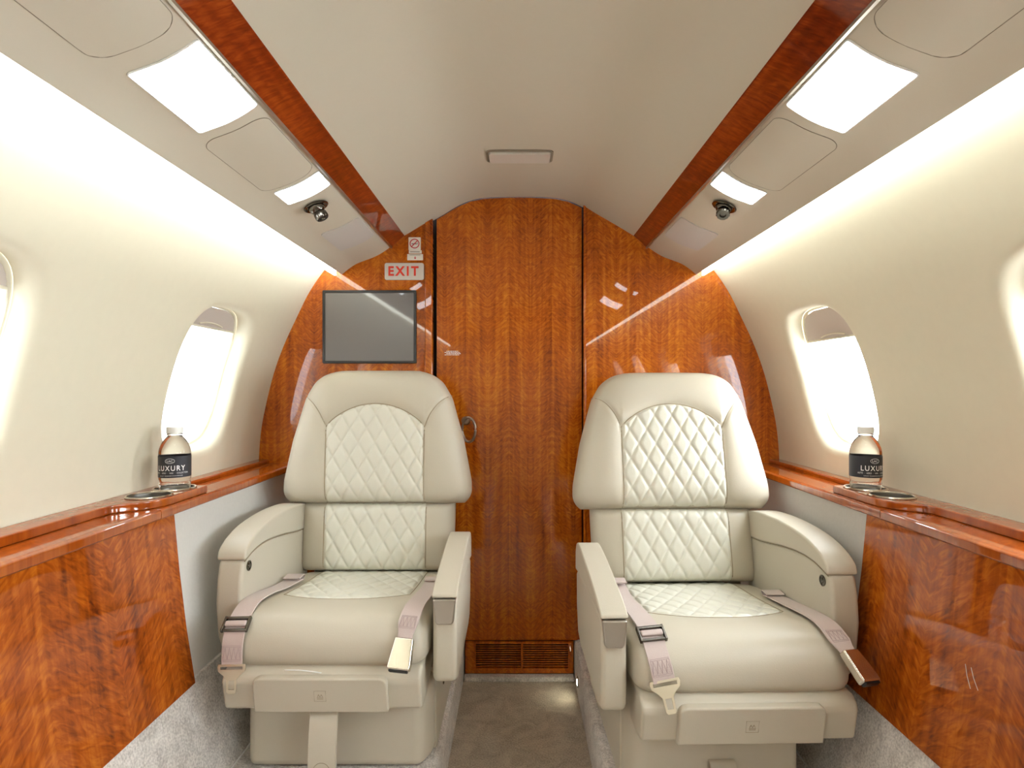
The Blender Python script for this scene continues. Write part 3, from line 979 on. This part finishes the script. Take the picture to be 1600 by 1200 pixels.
# ------------------------------------------------------------------ aisle light
rt = thing('aisle_light', "small round floor light glowing at the foot of the right step", 'lamp', (.192, 1.97, .05))
G.org = Vector(rt.location)
mt = Matrix.Translation((.192, 1.97, .05)) @ Matrix.Rotation(-PI / 2, 4, 'Y')
lathe('rim', [(.017, 0), (.017, .003), (.014, .004), (.013, .002)], M['brushed'], rt, mt, 28)
lathe('lens', [(.0135, .001), (.010, .0035), (0, .0045)], M['aisle_lamp'], rt, mt, 28)
G.org = Vector((0, 0, 0))

# ------------------------------------------------------------------ seats
S0 = Vector((0, 1.6, .13))       # seat-local origin inside the drawing space used below

def pillow(name, hw, z0, z1, yf, tf, tb, mat, parent, front=None, p=5.0, q=8.0, nx=120, nz=100):
    """closed cushion: outline half-width hw(t), t from z0 to z1; front bulge tf, back bulge tb about plane y=yf+tf"""
    V, F = [], []
    yc = yf + tf
    S = np.sin(np.linspace(-PI / 2, PI / 2, nx + 1)); S = np.sign(S) * np.abs(S) ** .8
    T = .5 + .5 * np.sin(np.linspace(-PI / 2, PI / 2, nz + 1))
    for side in (0, 1):
        for t in T:
            h = hw(t); z = z0 + (z1 - z0) * t
            w = 2 * t - 1
            for s in S:
                f = (max(1 - abs(s) ** p, 0) * max(1 - abs(w) ** q, 0)) ** .5
                x = h * s
                if side == 0:
                    y = yc - tf * f
                    if front:
                        y -= front(x, z) * min(1, f * 1.6)
                else:
                    y = yc + tb * f
                V.append((x, y, z))
    W = nx + 1; SZ = W * (nz + 1)
    for j in range(nz):
        for i in range(nx):
            a = j * W + i
            F.append((a, a + 1, a + W + 1, a + W)); F.append((SZ + a, SZ + a + W, SZ + a + W + 1, SZ + a + 1))
    o = raw(name, V, F, mat, parent, sharp=70)
    def surf(x, z):
        t = (z - z0) / (z1 - z0); t = min(max(t, 0), 1)
        h = hw(t); s = max(-1, min(1, x / h)); w = 2 * t - 1
        f = (max(1 - abs(s) ** p, 0) * max(1 - abs(w) ** q, 0)) ** .5
        return yc - tf * f - (front(x, z) * min(1, f * 1.6) if front else 0)
    return o, surf

DW, DH = .050, .084
def quilt(x, z, wx=DW, wz=DH):
    a = x / wx + z / wz; b = x / wx - z / wz
    da = abs(a - round(a)); db = abs(b - round(b))
    g = math.exp(-(da / .075) ** 2) + math.exp(-(db / .075) ** 2)
    puff = (abs(math.sin(PI * a) * math.sin(PI * b))) ** .45
    return .0042 * min(puff * 1.25, 1) - .0014 * min(g, 1)

def insert_mesh(name, fx, fz, surf, mat, parent, lift=.0015, nx=110, nz=120, quilted=True, wx=DW, wz=DH):
    """quilted panel: x = fx(u,v), z = fz(u,v) lying on surf(x,z)->y"""
    V, F = [], []
    for j in range(nz + 1):
        for i in range(nx + 1):
            u, v = i / nx, j / nz
            x, z = fx(u, v), fz(u, v)
            e = min(u, 1 - u, v, 1 - v)
            k = min(1, e / .03)
            V.append((x, surf(x, z) - (lift + quilt(x, z, wx, wz)) * k + .002 * (1 - k), z))
    W = nx + 1
    for j in range(nz):
        for i in range(nx):
            a = j * W + i; F.append((a, a + 1, a + W + 1, a + W))
    return raw(name, V, F, mat, parent, sharp=80)

def polydist(x, z, pl):
    best = 9
    for (a, b) in zip(pl[:-1], pl[1:]):
        dx, dz = b[0] - a[0], b[1] - a[1]
        t = max(0, min(1, ((x - a[0]) * dx + (z - a[1]) * dz) / (dx * dx + dz * dz)))
        d = math.hypot(x - a[0] - t * dx, z - a[1] - t * dz)
        best = min(best, d)
    return best

def ribbon(name, pts, width, th, mat, parent, wdir=None, n=5, widths=None):
    """webbing: flat band along pts, width direction wdir (default x) """
    P = [Vector(p) for p in smooth_path(pts, n)]
    m = len(P)
    V, F = [], []
    for i, p in enumerate(P):
        t = (P[min(i + 1, m - 1)] - P[max(i - 1, 0)]).normalized()
        w = Vector(wdir if wdir is not None else (1, 0, 0))
        w = (w - t * w.dot(t)).normalized()
        nr = t.cross(w)
        hw = width / 2 * (np.interp(i / (m - 1), *zip(*widths)) if widths else 1)
        for (a, b) in ((-1, -1), (-.96, 1), (.96, 1), (1, -1)):
            V.append(p + w * a * hw + nr * b * th / 2)
    for i in range(m - 1):
        for k in range(4):
            F.append((4 * i + k, 4 * i + (k + 1) % 4, 4 * i + 4 + (k + 1) % 4, 4 * i + 4 + k))
    F.append((0, 1, 2, 3)); F.append(tuple(4 * (m - 1) + k for k in range(4)))
    return raw(name, V, F, mat, parent, sharp=35)

def belt_stitch(w, path, d0, d1, hw=.019):
    """box-and-zigzag stitching sewn into the webbing between d0 and d1 from its end"""
    P = [Vector(p) for p in smooth_path(path, 12)][::-1]
    L = [0.0]
    for a, b in zip(P[:-1], P[1:]):
        L.append(L[-1] + (b - a).length)
    def at(d, u):
        d = max(0, min(d, L[-1]))
        c = Vector([float(np.interp(d, L, [p[k] for p in P])) for k in range(3)])
        e = Vector([float(np.interp(min(d + .004, L[-1]), L, [p[k] for p in P])) for k in range(3)])
        t = (e - c).normalized(); wx = Vector((1, 0, 0)); wx = (wx - t * wx.dot(t)).normalized()
        n = t.cross(wx)
        if n.y > 0: n = -n
        return c + wx * u + n * .0019
    def line(a, b, k=6):
        return [at(a[0] + (b[0] - a[0]) * i / k, a[1] + (b[1] - a[1]) * i / k) for i in range(k + 1)]
    bm = bmesh.new()
    for a, b in (((d0, -hw), (d0, hw)), ((d0 + .003, -hw), (d0 + .003, hw)), ((d1, -hw), (d1, hw)), ((d1 - .003, -hw), (d1 - .003, hw)), ((d0, -hw), (d1, -hw)), ((d0, hw), (d1, hw))):
        add_tube(bm, line(a, b), .00045, 4)
    m = (d0 + d1) / 2
    for q in range(4):
        u0 = -hw + 2 * hw * q / 4; u1 = -hw + 2 * hw * (q + 1) / 4
        add_tube(bm, line((d0 + .004, u0), (d1 - .004, (u0 + u1) / 2)), .00045, 4)
        add_tube(bm, line((d1 - .004, (u0 + u1) / 2), (d0 + .004, u1)), .00045, 4)
    return bm_fin('belt_stitching', bm, M['belt_thread'], w)

def frame_at(p, up, nrm):
    """matrix whose local y runs along up, local z along nrm"""
    up = Vector(up).normalized(); nrm = Vector(nrm).normalized()
    x = up.cross(nrm).normalized(); nrm = x.cross(up)
    return Matrix.Translation(p) @ Matrix((x, up, nrm)).transposed().to_4x4()

def seat(xc, dy, yaw, recline, mir, label, has_tab, belts, base_wall=.197):
    rt = thing('cabin_seat', label, 'seat', (xc, S0.y + dy, S0.z), 'pair of cabin seats', yaw)
    G.org = S0
    mx = -1 if mir else 1          # wall side is at x = -mx
    L, Q = M['leather'], M['quilt']
    # ---------- pedestal, pan and drawer
    prism('pedestal', [(-mx * base_wall, 1.395), (mx * .205, 1.395), (mx * .226, 1.44), (mx * .226, 1.95), (-mx * base_wall, 1.95)], .131, .325, 'z', L, rt, bev=.02, seg=4)
    bm = bmesh.new()
    add_prism(bm, [(mx * .20, .131), (mx * .231, .131), (mx * .231, .32), (mx * .19, .37)], 1.47, 1.93, 'y', .006, 2)
    bm_fin('side_skirt', bm, L, rt)
    sk = lathe('skirt_button', [(.009, 0), (.009, .002), (.006, .003), (0, .0025)], M['darkmetal'], rt,
               Matrix.Translation((mx * .231, 1.60, .235)) @ Matrix.Rotation(mx * PI / 2, 4, 'Y'), 20)
    prism('seat_pan', [(1.335, .395), (1.318, .384), (1.312, .37), (1.326, .305), (1.36, .298), (1.86, .298), (1.86, .395)], -.217, .217, 'x', L, rt, bev=.012, seg=4)
    bm = bmesh.new()
    ol = [(-.146, -.041), (.146, -.041), (.146, .022)] + [(.146 - .018 + .018 * math.cos(a), .023 + .018 * math.sin(a)) for a in np.linspace(0, PI / 2, 6)][1:] + \
         [(-.146 + .018 + .018 * math.cos(a), .023 + .018 * math.sin(a)) for a in np.linspace(PI / 2, PI, 6)]
    me = plate_mesh(ol, (), .018, .004, 3)
    me.transform(Matrix.Translation((0, 1.315, .345)) @ Matrix.Rotation(math.radians(90 + 11), 4, 'X'))
    dr = fin('drawer', me, L, rt, 40)
    # dark shadow gap around the drawer
    # emblem on the drawer
    em = Matrix.Translation((0, 1.315, .345)) @ Matrix.Rotation(math.radians(90 + 11), 4, 'X') @ Matrix.Translation((0, 0, .0091))
    bm = bmesh.new()
    sq = .0125
    add_tube(bm, [em @ Vector(c) for c in ((-sq, -sq, 0), (sq, -sq, 0), (sq, sq, 0), (-sq, sq, 0))], .0005, 5, True)
    for (a, b) in (((-.007, -.004), (.007, -.004)), ((-.0055, -.002), (-.003, .004)), ((-.003, .004), (-.0005, -.002)), ((.0005, -.002), (.003, .004)), ((.003, .004), (.0055, -.002)), ((-.0065, -.007), (.0065, -.007))):
        add_tube(bm, [em @ Vector((a[0], a[1], 0)), em @ Vector((b[0], b[1], 0))], .0006, 5)
    bm_fin('emblem', bm, M['seam'], dr)
    if has_tab:
        tb = ribbon('pull_tab', [(.0, 1.34, .300), (.003, 1.325, .292), (.004, 1.315, .27), (.004, 1.309, .235), (.004, 1.306, .20), (.004, 1.305, .178)], .062, .004, L, rt)
        # rounded end
        me = plate_mesh([(.031 * math.cos(a), .031 * math.sin(a)) for a in np.linspace(PI, 2 * PI, 20)], (), .004, 0)
        me.transform(on_front(.004, 1.305, .179))
        fin('tab_end', me, L, tb, 40)
        bm = bmesh.new()
        e = on_front(.004, 1.3022, .183)
        add_tube(bm, [e @ Vector((.018 * math.cos(a), .018 * math.sin(a), 0)) for a in np.linspace(0, 2 * PI, 28)[:-1]], .0006, 5, True)
        for (a, b) in (((-.006, .006), (.006, .006)), ((-.006, .006), (-.006, -.002)), ((.006, .006), (.006, -.002)), ((-.006, -.002), (.006, -.002)), ((-.004, -.006), (.004, -.006)), ((0, .006), (0, -.01))):
            add_tube(bm, [e @ Vector((a[0], a[1], 0)), e @ Vector((b[0], b[1], 0))], .0006, 5)
        bm_fin('emblem', bm, M['seam'], tb)
        tube('wire_loop', smooth_path([(-.08, 1.322, .392), (-.075, 1.308, .399), (-.045, 1.303, .401), (-.015, 1.305, .397), (0.0, 1.316, .389)], 5), .0012, M['white_plastic'], rt, 6)
    else:
        ribbon('pull_tab', [(-.03, 1.402, .224), (-.03, 1.386, .223), (-.03, 1.378, .212), (-.03, 1.376, .19), (-.03, 1.378, .165)], .056, .004, L, rt)
    # ---------- seat cushion
    path = smooth_path([(1.86, .440), (1.80, .458), (1.70, .468), (1.58, .482), (1.46, .499), (1.40, .499), (1.36, .486), (1.334, .455), (1.328, .42), (1.338, .398), (1.37, .392), (1.60, .392), (1.86, .392)], 5, True)
    path = np.array(path)
    cy, cz = 1.60, .44
    HW = .229
    ns = 60
    V, F = [], []
    def kk(s): return max(1 - abs(s) ** 14, 0) ** .25
    SS = np.sin(np.linspace(-PI / 2, PI / 2, ns + 1)); SS = np.sign(SS) * np.abs(SS) ** .75
    SS[0], SS[-1] = -1, 1
    for s in SS:
        k = kk(s); ky = 1 - (1 - k) * .55 if abs(s) < .9999 else .35
        for p in path:
            V.append((HW * s, cy + (p[0] - cy) * ky, cz + (p[1] - cz) * k))
    n = len(path)
    for i in range(ns):
        for k in range(n):
            F.append((i * n + k, i * n + (k + 1) % n, (i + 1) * n + (k + 1) % n, (i + 1) * n + k))
    cu = raw('seat_cushion', V, F, L, rt, sharp=70)
    tp = sorted([(p[0], p[1]) for p in path if p[1] > .455 or (p[0] > 1.8 and p[1] > .435)])
    tY, tZ = [p[0] for p in tp], [p[1] for p in tp]
    def ctop(x, y):
        return cz + (float(np.interp(y, tY, tZ)) - cz) * kk(x / HW)
    V, F = [], []
    NX, NY = 110, 120
    for j in range(NY + 1):
        for i in range(NX + 1):
            u, v = i / NX, j / NY
            x = -.158 + .316 * u
            yf = 1.462 + .052 * abs(x / .158) ** 2.4
            y = 1.845 + (yf - 1.845) * v
            e = min(u, 1 - u, (1 - v) * 1.2); k = min(1, e / .03)
            V.append((x, y, ctop(x, y) + (.0012 + .8 * quilt(x, y)) * k - .002 * (1 - k)))
    W = NX + 1
    for j in range(NY):
        for i in range(NX):
            a = j * W + i; F.append((a, a + W, a + W + 1, a + 1))
    raw('quilted_insert', V, F, Q, cu, sharp=80)
    sm = [(-.158, y) for y in np.linspace(1.84, 1.514, 12)] + [(x, 1.462 + .052 * abs(x / .158) ** 2.4) for x in np.linspace(-.158, .158, 30)] + [(.158, y) for y in np.linspace(1.514, 1.84, 12)]
    tube('seam', [(x, y, ctop(x, y) + .0002) for x, y in sm], .0009, M['seam'], cu, 6)
    # ---------- back
    def lean(a):
        return Matrix.Translation((0, 1.86, .46)) @ Matrix.Rotation(-a, 4, 'X') @ Matrix.Translation((0, -1.86, -.46))
    G.xf = lean(recline)
    lw = lambda t: .2375 * (1 - .02 * (1 - t))
    lum, ls = pillow('lumbar_cushion', lw, .452, .662, 1.80, .055, .06, L, rt, None, 7, 9, 90, 60)
    insert_mesh('quilted_insert', lambda u, v: (-.153 + .306 * u), lambda u, v: .456 + .202 * v, ls, Q, lum, nx=110, nz=80)
    for sx in (-.153, .153):
        tube('seam', [(sx, ls(sx, z) - .0003, z) for z in np.linspace(.456, .658, 16)], .0012, M['seam'], lum, 6)
    box('back_shell', -.215, .215, 1.90, 1.945, .36, .86, L, rt, .02, 4)
    Z0, Z1 = .656, 1.063
    ts = [0, .03, .08, .17, .47, .79, .91, .965, .99, 1.0]
    ws = [.266, .280, .288, .287, .263, .226, .198, .170, .146, .122]
    tt = np.linspace(0, 1, 81)
    wsm = np.interp(tt, ts, ws)
    for _ in range(3):
        wsm[1:-1] = (wsm[:-2] + 2 * wsm[1:-1] + wsm[2:]) / 4
    hwf = lambda t: float(np.interp(t, tt, wsm))
    sp = .148; zs = Z0 + .233; zt = Z0 + .302
    def ztop(x):
        return zs + (zt - zs) * max(0, 1 - (x / sp) ** 2) ** .85
    sL = smooth_path([(-.148, zs), (-.164, zs + .035), (-.180, zs + .059), (-.197, zs + .077), (-.224, zs + .096)], 3)
    sR = [(-a, b) for a, b in sL]
    archp = [(x, ztop(x)) for x in np.linspace(-sp, sp, 31)]
    def hf(x, z):
        # padded border swelling round the sunken quilted field, with seam grooves
        if abs(x) < sp:
            d = max(0.0, z - ztop(x))
        elif z < zs:
            d = abs(x) - sp
        else:
            d = min(polydist(x, z, archp), math.hypot(abs(x) - sp, z - zs))
        r = .012 * (1 - math.exp(-d / .018))
        if abs(x) > .13 and z > zs - .01:
            ds = min(polydist(x, z, sL), polydist(x, z, sR))
            r -= .005 * math.exp(-(ds / .005) ** 2)
        return r
    hd, hs = pillow('headrest', hwf, Z0, Z1, 1.778, .062, .05, L, rt, hf, 6, 9, 150, 130)
    insert_mesh('quilted_insert', lambda u, v: (-sp + 2 * sp * u), lambda u, v: (Z0 + .004) + (ztop(-sp + 2 * sp * u) - Z0 - .004) * v, hs, Q, hd, nx=120, nz=120)
    bm = bmesh.new()
    add_tube(bm, [(x, hs(x, z) - .0003, z) for x, z in [(-sp, q) for q in np.linspace(Z0 + .004, zs, 20)] + archp[1:-1] + [(sp, q) for q in np.linspace(zs, Z0 + .004, 20)]], .0013, 6)
    bm_fin('seam', bm, M['seam'], hd)
    for s_ in (sL, sR):
        tube('seam', [(x, hs(x, z) - .0005, z) for x, z in s_], .0012, M['seam'], hd, 6)
    G.xf = None
    # ---------- wall-side armrest
    def sx2(a, b):
        return (min(-mx * a, -mx * b), max(-mx * a, -mx * b))
    lo, hi = sx2(.222, .285)
    seamline = [(1.437, .598), (1.49, .611), (1.56, .615), (1.66, .606), (1.78, .588), (1.88, .580)]
    top = smooth_path([(1.436, .606), (1.446, .624), (1.485, .645), (1.56, .662), (1.68, .669), (1.80, .664), (1.88, .652)], 4)
    pad = [tuple(p) for p in top] + [tuple(p) for p in smooth_path(seamline, 4)[::-1]]
    body = [tuple(p) for p in smooth_path(seamline, 4)] + [(1.88, .36), (1.50, .355), (1.455, .37), (1.43, .42), (1.420, .50), (1.426, .56)]
    ar = prism('armrest', body, lo + .001, hi - .001, 'x', L, rt, bev=.010, seg=3, ang=35, sharp=50)
    prism('arm_pad', pad, lo - .003, hi + .003, 'x', L, ar, bev=.012, seg=4, ang=35, sharp=60)
    bm = bmesh.new()
    add_tube(bm, [(-mx * .2215, p[0], p[1] - .001) for p in smooth_path(seamline, 4)], .0014, 6)
    bm_fin('seam', bm, M['seam'], ar)
    lathe('recline_button', [(.0125, 0), (.0125, .0025), (.0095, .0035), (.009, .002), (.006, .002), (.005, .0035), (0, .0038)], M['darkmetal'], ar,
          Matrix.Translation((-mx * .2235, 1.462, .580)) @ Matrix.Rotation(mx * PI / 2, 4, 'Y'), 28)
    # ---------- aisle-side armrest
    lo, hi = sx2(-.236, -.290)
    low = smooth_path([(1.357, .537), (1.46, .537), (1.60, .532), (1.70, .522), (1.785, .512)], 4)
    topa = smooth_path([(1.357, .545), (1.40, .557), (1.50, .573), (1.62, .588), (1.72, .596), (1.765, .588), (1.785, .562)], 4)
    body = [tuple(p) for p in low] + [(1.78, .42), (1.75, .35), (1.70, .336), (1.40, .333), (1.366, .345), (1.36, .40), (1.362, .475)]
    ar2 = prism('armrest', body, lo, hi, 'x', L, rt, bev=.012, seg=3, ang=35, sharp=50)
    prism('arm_pad', [tuple(p) for p in topa] + [tuple(p) for p in low[::-1]], lo - .002, hi + .002, 'x', L, ar2, bev=.010, seg=4, ang=35, sharp=60)
    bm = bmesh.new()
    add_prism(bm, [(lo + .001, .536), (hi - .001, .536), (hi - .006, .486), (hi - .010, .479), (lo + .010, .479), (lo + .006, .486)], 1.351, 1.385, 'y', .004, 3)
    bm_fin('arm_latch', bm, M['brushed'], ar2)
    # ---------- belts
    for kind, x0, x1, path in belts:
        wd = (1, 0, 0)
        if kind == 'tongue':
            w = ribbon('seat_belt', path, .046, .0022, M['belt'], rt)
            P = [Vector(p) for p in path]
            # folded hem at the anchor end
            ribbon('belt_hem', [path[0], tuple(Vector(path[0]) + Vector((0, .012, .006))), tuple(Vector(path[0]) + Vector((0.0, .002, .012))), tuple(Vector(path[0]) + Vector((0, -.03, .010)))], .0465, .0022, M['belt'], w)
            a, b = P[-2], P[-1]
            up = (a - b).normalized(); nr = Vector((0, -1, 0)) - up * Vector((0, -1, 0)).dot(up)
            m2 = frame_at(b, up, nr)
            belt_stitch(w, path, .012, .044)
            # tongue plate
            ol = [(-.029, .006), (-.031, .0), (-.029, -.009), (-.018, -.018), (-.0115, -.026), (-.0105, -.052), (-.007, -.056), (.007, -.056), (.0105, -.052), (.0115, -.026), (.018, -.018), (.029, -.009), (.031, 0), (.029, .006)]
            me = plate_mesh(ol, [[(-.024, .001), (.024, .001), (.024, -.005), (-.024, -.005)], [(-.006, -.028), (.006, -.028), (.006, -.047), (-.006, -.047)]], .003, .0008, 2)
            me.transform(m2 @ Matrix.Translation((0, -.001, 0.0005)))
            fin('belt_tongue', me, M['pearl_metal'], w, 40)
            # length adjuster
            i = 4
            c = P[i]; up = (P[i - 1] - P[i + 1]).normalized()
            nr = Vector((1, 0, 0)).cross(up)
            if nr.y > 0: nr = -nr
            m3 = frame_at(c + nr * .004, up, nr)
            bm = bmesh.new()
            for s_ in (-1, 1):
                add_box(bm, s_ * .0265 - .0025, s_ * .0265 + .0025, -.018, .018, -.006, .004, .001, 2, m3)
            add_box(bm, -.0265, .0265, -.017, -.012, -.004, .002, .001, 2, m3)
            add_box(bm, -.0265, .0265, .011, .017, -.004, .004, .001, 2, m3)
            ad = bm_fin('belt_adjuster', bm, M['darkmetal'], w)
            bm = bmesh.new()
            add_box(bm, -.0235, .0235, -.0065, .0065, -.001, .006, .004, 3, m3)
            bm_fin('wrapped_webbing', bm, M['belt'], ad)
        else:
            w = ribbon('seat_belt', path, .046, .0022, M['belt'], rt, widths=[(0, 1), (.80, 1), (.93, .72), (1, .70)])
            P = [Vector(p) for p in path]
            ribbon('belt_hem', [path[0], tuple(Vector(path[0]) + Vector((0, .010, .005))), tuple(Vector(path[0]) + Vector((0.0, .002, .010))), tuple(Vector(path[0]) + Vector((0, -.026, .008)))], .0465, .0022, M['belt'], w)
            a, b = P[-2], P[-1]
            up = (a - b).normalized()
            ref = Vector((x1, -1, .15))
            nr = ref - up * ref.dot(up)
            m2 = frame_at(b, up, nr)
            belt_stitch(w, path, .024, .054, .017)
            # lift-lever buckle
            bm = bmesh.new()
            b2 = bmesh.new()
            pts = [(-.021, .004), (.021, .004), (.0255, -.05), (.0255, -.062), (-.0255, -.062), (-.0255, -.05)]
            add_prism(b2, pts, -.008, .010, 'z', .004, 3)
            bmesh.ops.transform(b2, matrix=m2, verts=b2.verts)
            t = bpy.data.meshes.new("t"); b2.to_mesh(t); b2.free(); bm.from_mesh(t); bpy.data.meshes.remove(t)
            bk = bm_fin('buckle', bm, M['chrome'], w)
            bm = bmesh.new()
            add_box(bm, -.0205, .0205, -.066, -.058, -.0065, .0075, .002, 2, m2)
            bm_fin('buckle_mouth', bm, M['rubber'], bk)
    G.org = Vector((0, 0, 0))
    return rt

tl = [(-.186, 1.67, .482), (-.194, 1.58, .489), (-.200, 1.49, .503), (-.200, 1.41, .507), (-.198, 1.345, .482), (-.197, 1.322, .445), (-.196, 1.318, .402)]
bl_ = [(.198, 1.66, .480), (.200, 1.56, .492), (.196, 1.46, .505), (.190, 1.39, .507), (.184, 1.343, .488), (.180, 1.322, .458)]
seat(-.434, 0.0, 0.0, math.radians(5), False, "cream leather cabin seat with quilted inserts on the left of the door, below the screen", True,
     [('tongue', 0, 0, tl), ('buckle', 0, -.1, bl_)])
tr = [(-.196, 1.70, .500), (-.196, 1.60, .497), (-.190, 1.50, .504), (-.186, 1.42, .507), (-.183, 1.375, .498), (-.176, 1.335, .460), (-.170, 1.321, .425)]
br_ = [(.196, 1.66, .481), (.200, 1.56, .492), (.198, 1.46, .506), (.198, 1.40, .508), (.199, 1.352, .494), (.206, 1.330, .476)]
seat(.449, -.118, math.radians(-1.2) * -1, math.radians(13), True, "cream leather cabin seat with quilted inserts on the right of the door, nearer the camera", False,
     [('tongue', 0, 0, tr), ('buckle', 0, .45, br_)], .138)

# ------------------------------------------------------------------ light
w = bpy.data.worlds.new("world"); sc.world = w; w.use_nodes = True
bg = w.node_tree.nodes["Background"]
# overcast daylight, brighter on the right-hand side of the aircraft
wt = w.node_tree
tcw = wt.nodes.new("ShaderNodeTexCoord"); sx_ = wt.nodes.new("ShaderNodeSeparateXYZ"); mr = wt.nodes.new("ShaderNodeMapRange")
mr.inputs["From Min"].default_value = -1; mr.inputs["From Max"].default_value = 1
mr.inputs["To Min"].default_value = 1.0; mr.inputs["To Max"].default_value = 35.0
wt.links.new(tcw.outputs["Generated"], sx_.inputs[0]); wt.links.new(sx_.outputs[0], mr.inputs["Value"]); wt.links.new(mr.outputs["Result"], bg.inputs[1])
bg.inputs[0].default_value = (0.88, 0.95, 1.0, 1)

sc.view_settings.view_transform = 'Standard'
sc.view_settings.look = 'None'
sc.view_settings.gamma = 1.0
sc.view_settings.use_curve_mapping = False
sc.view_settings.exposure = -0.26
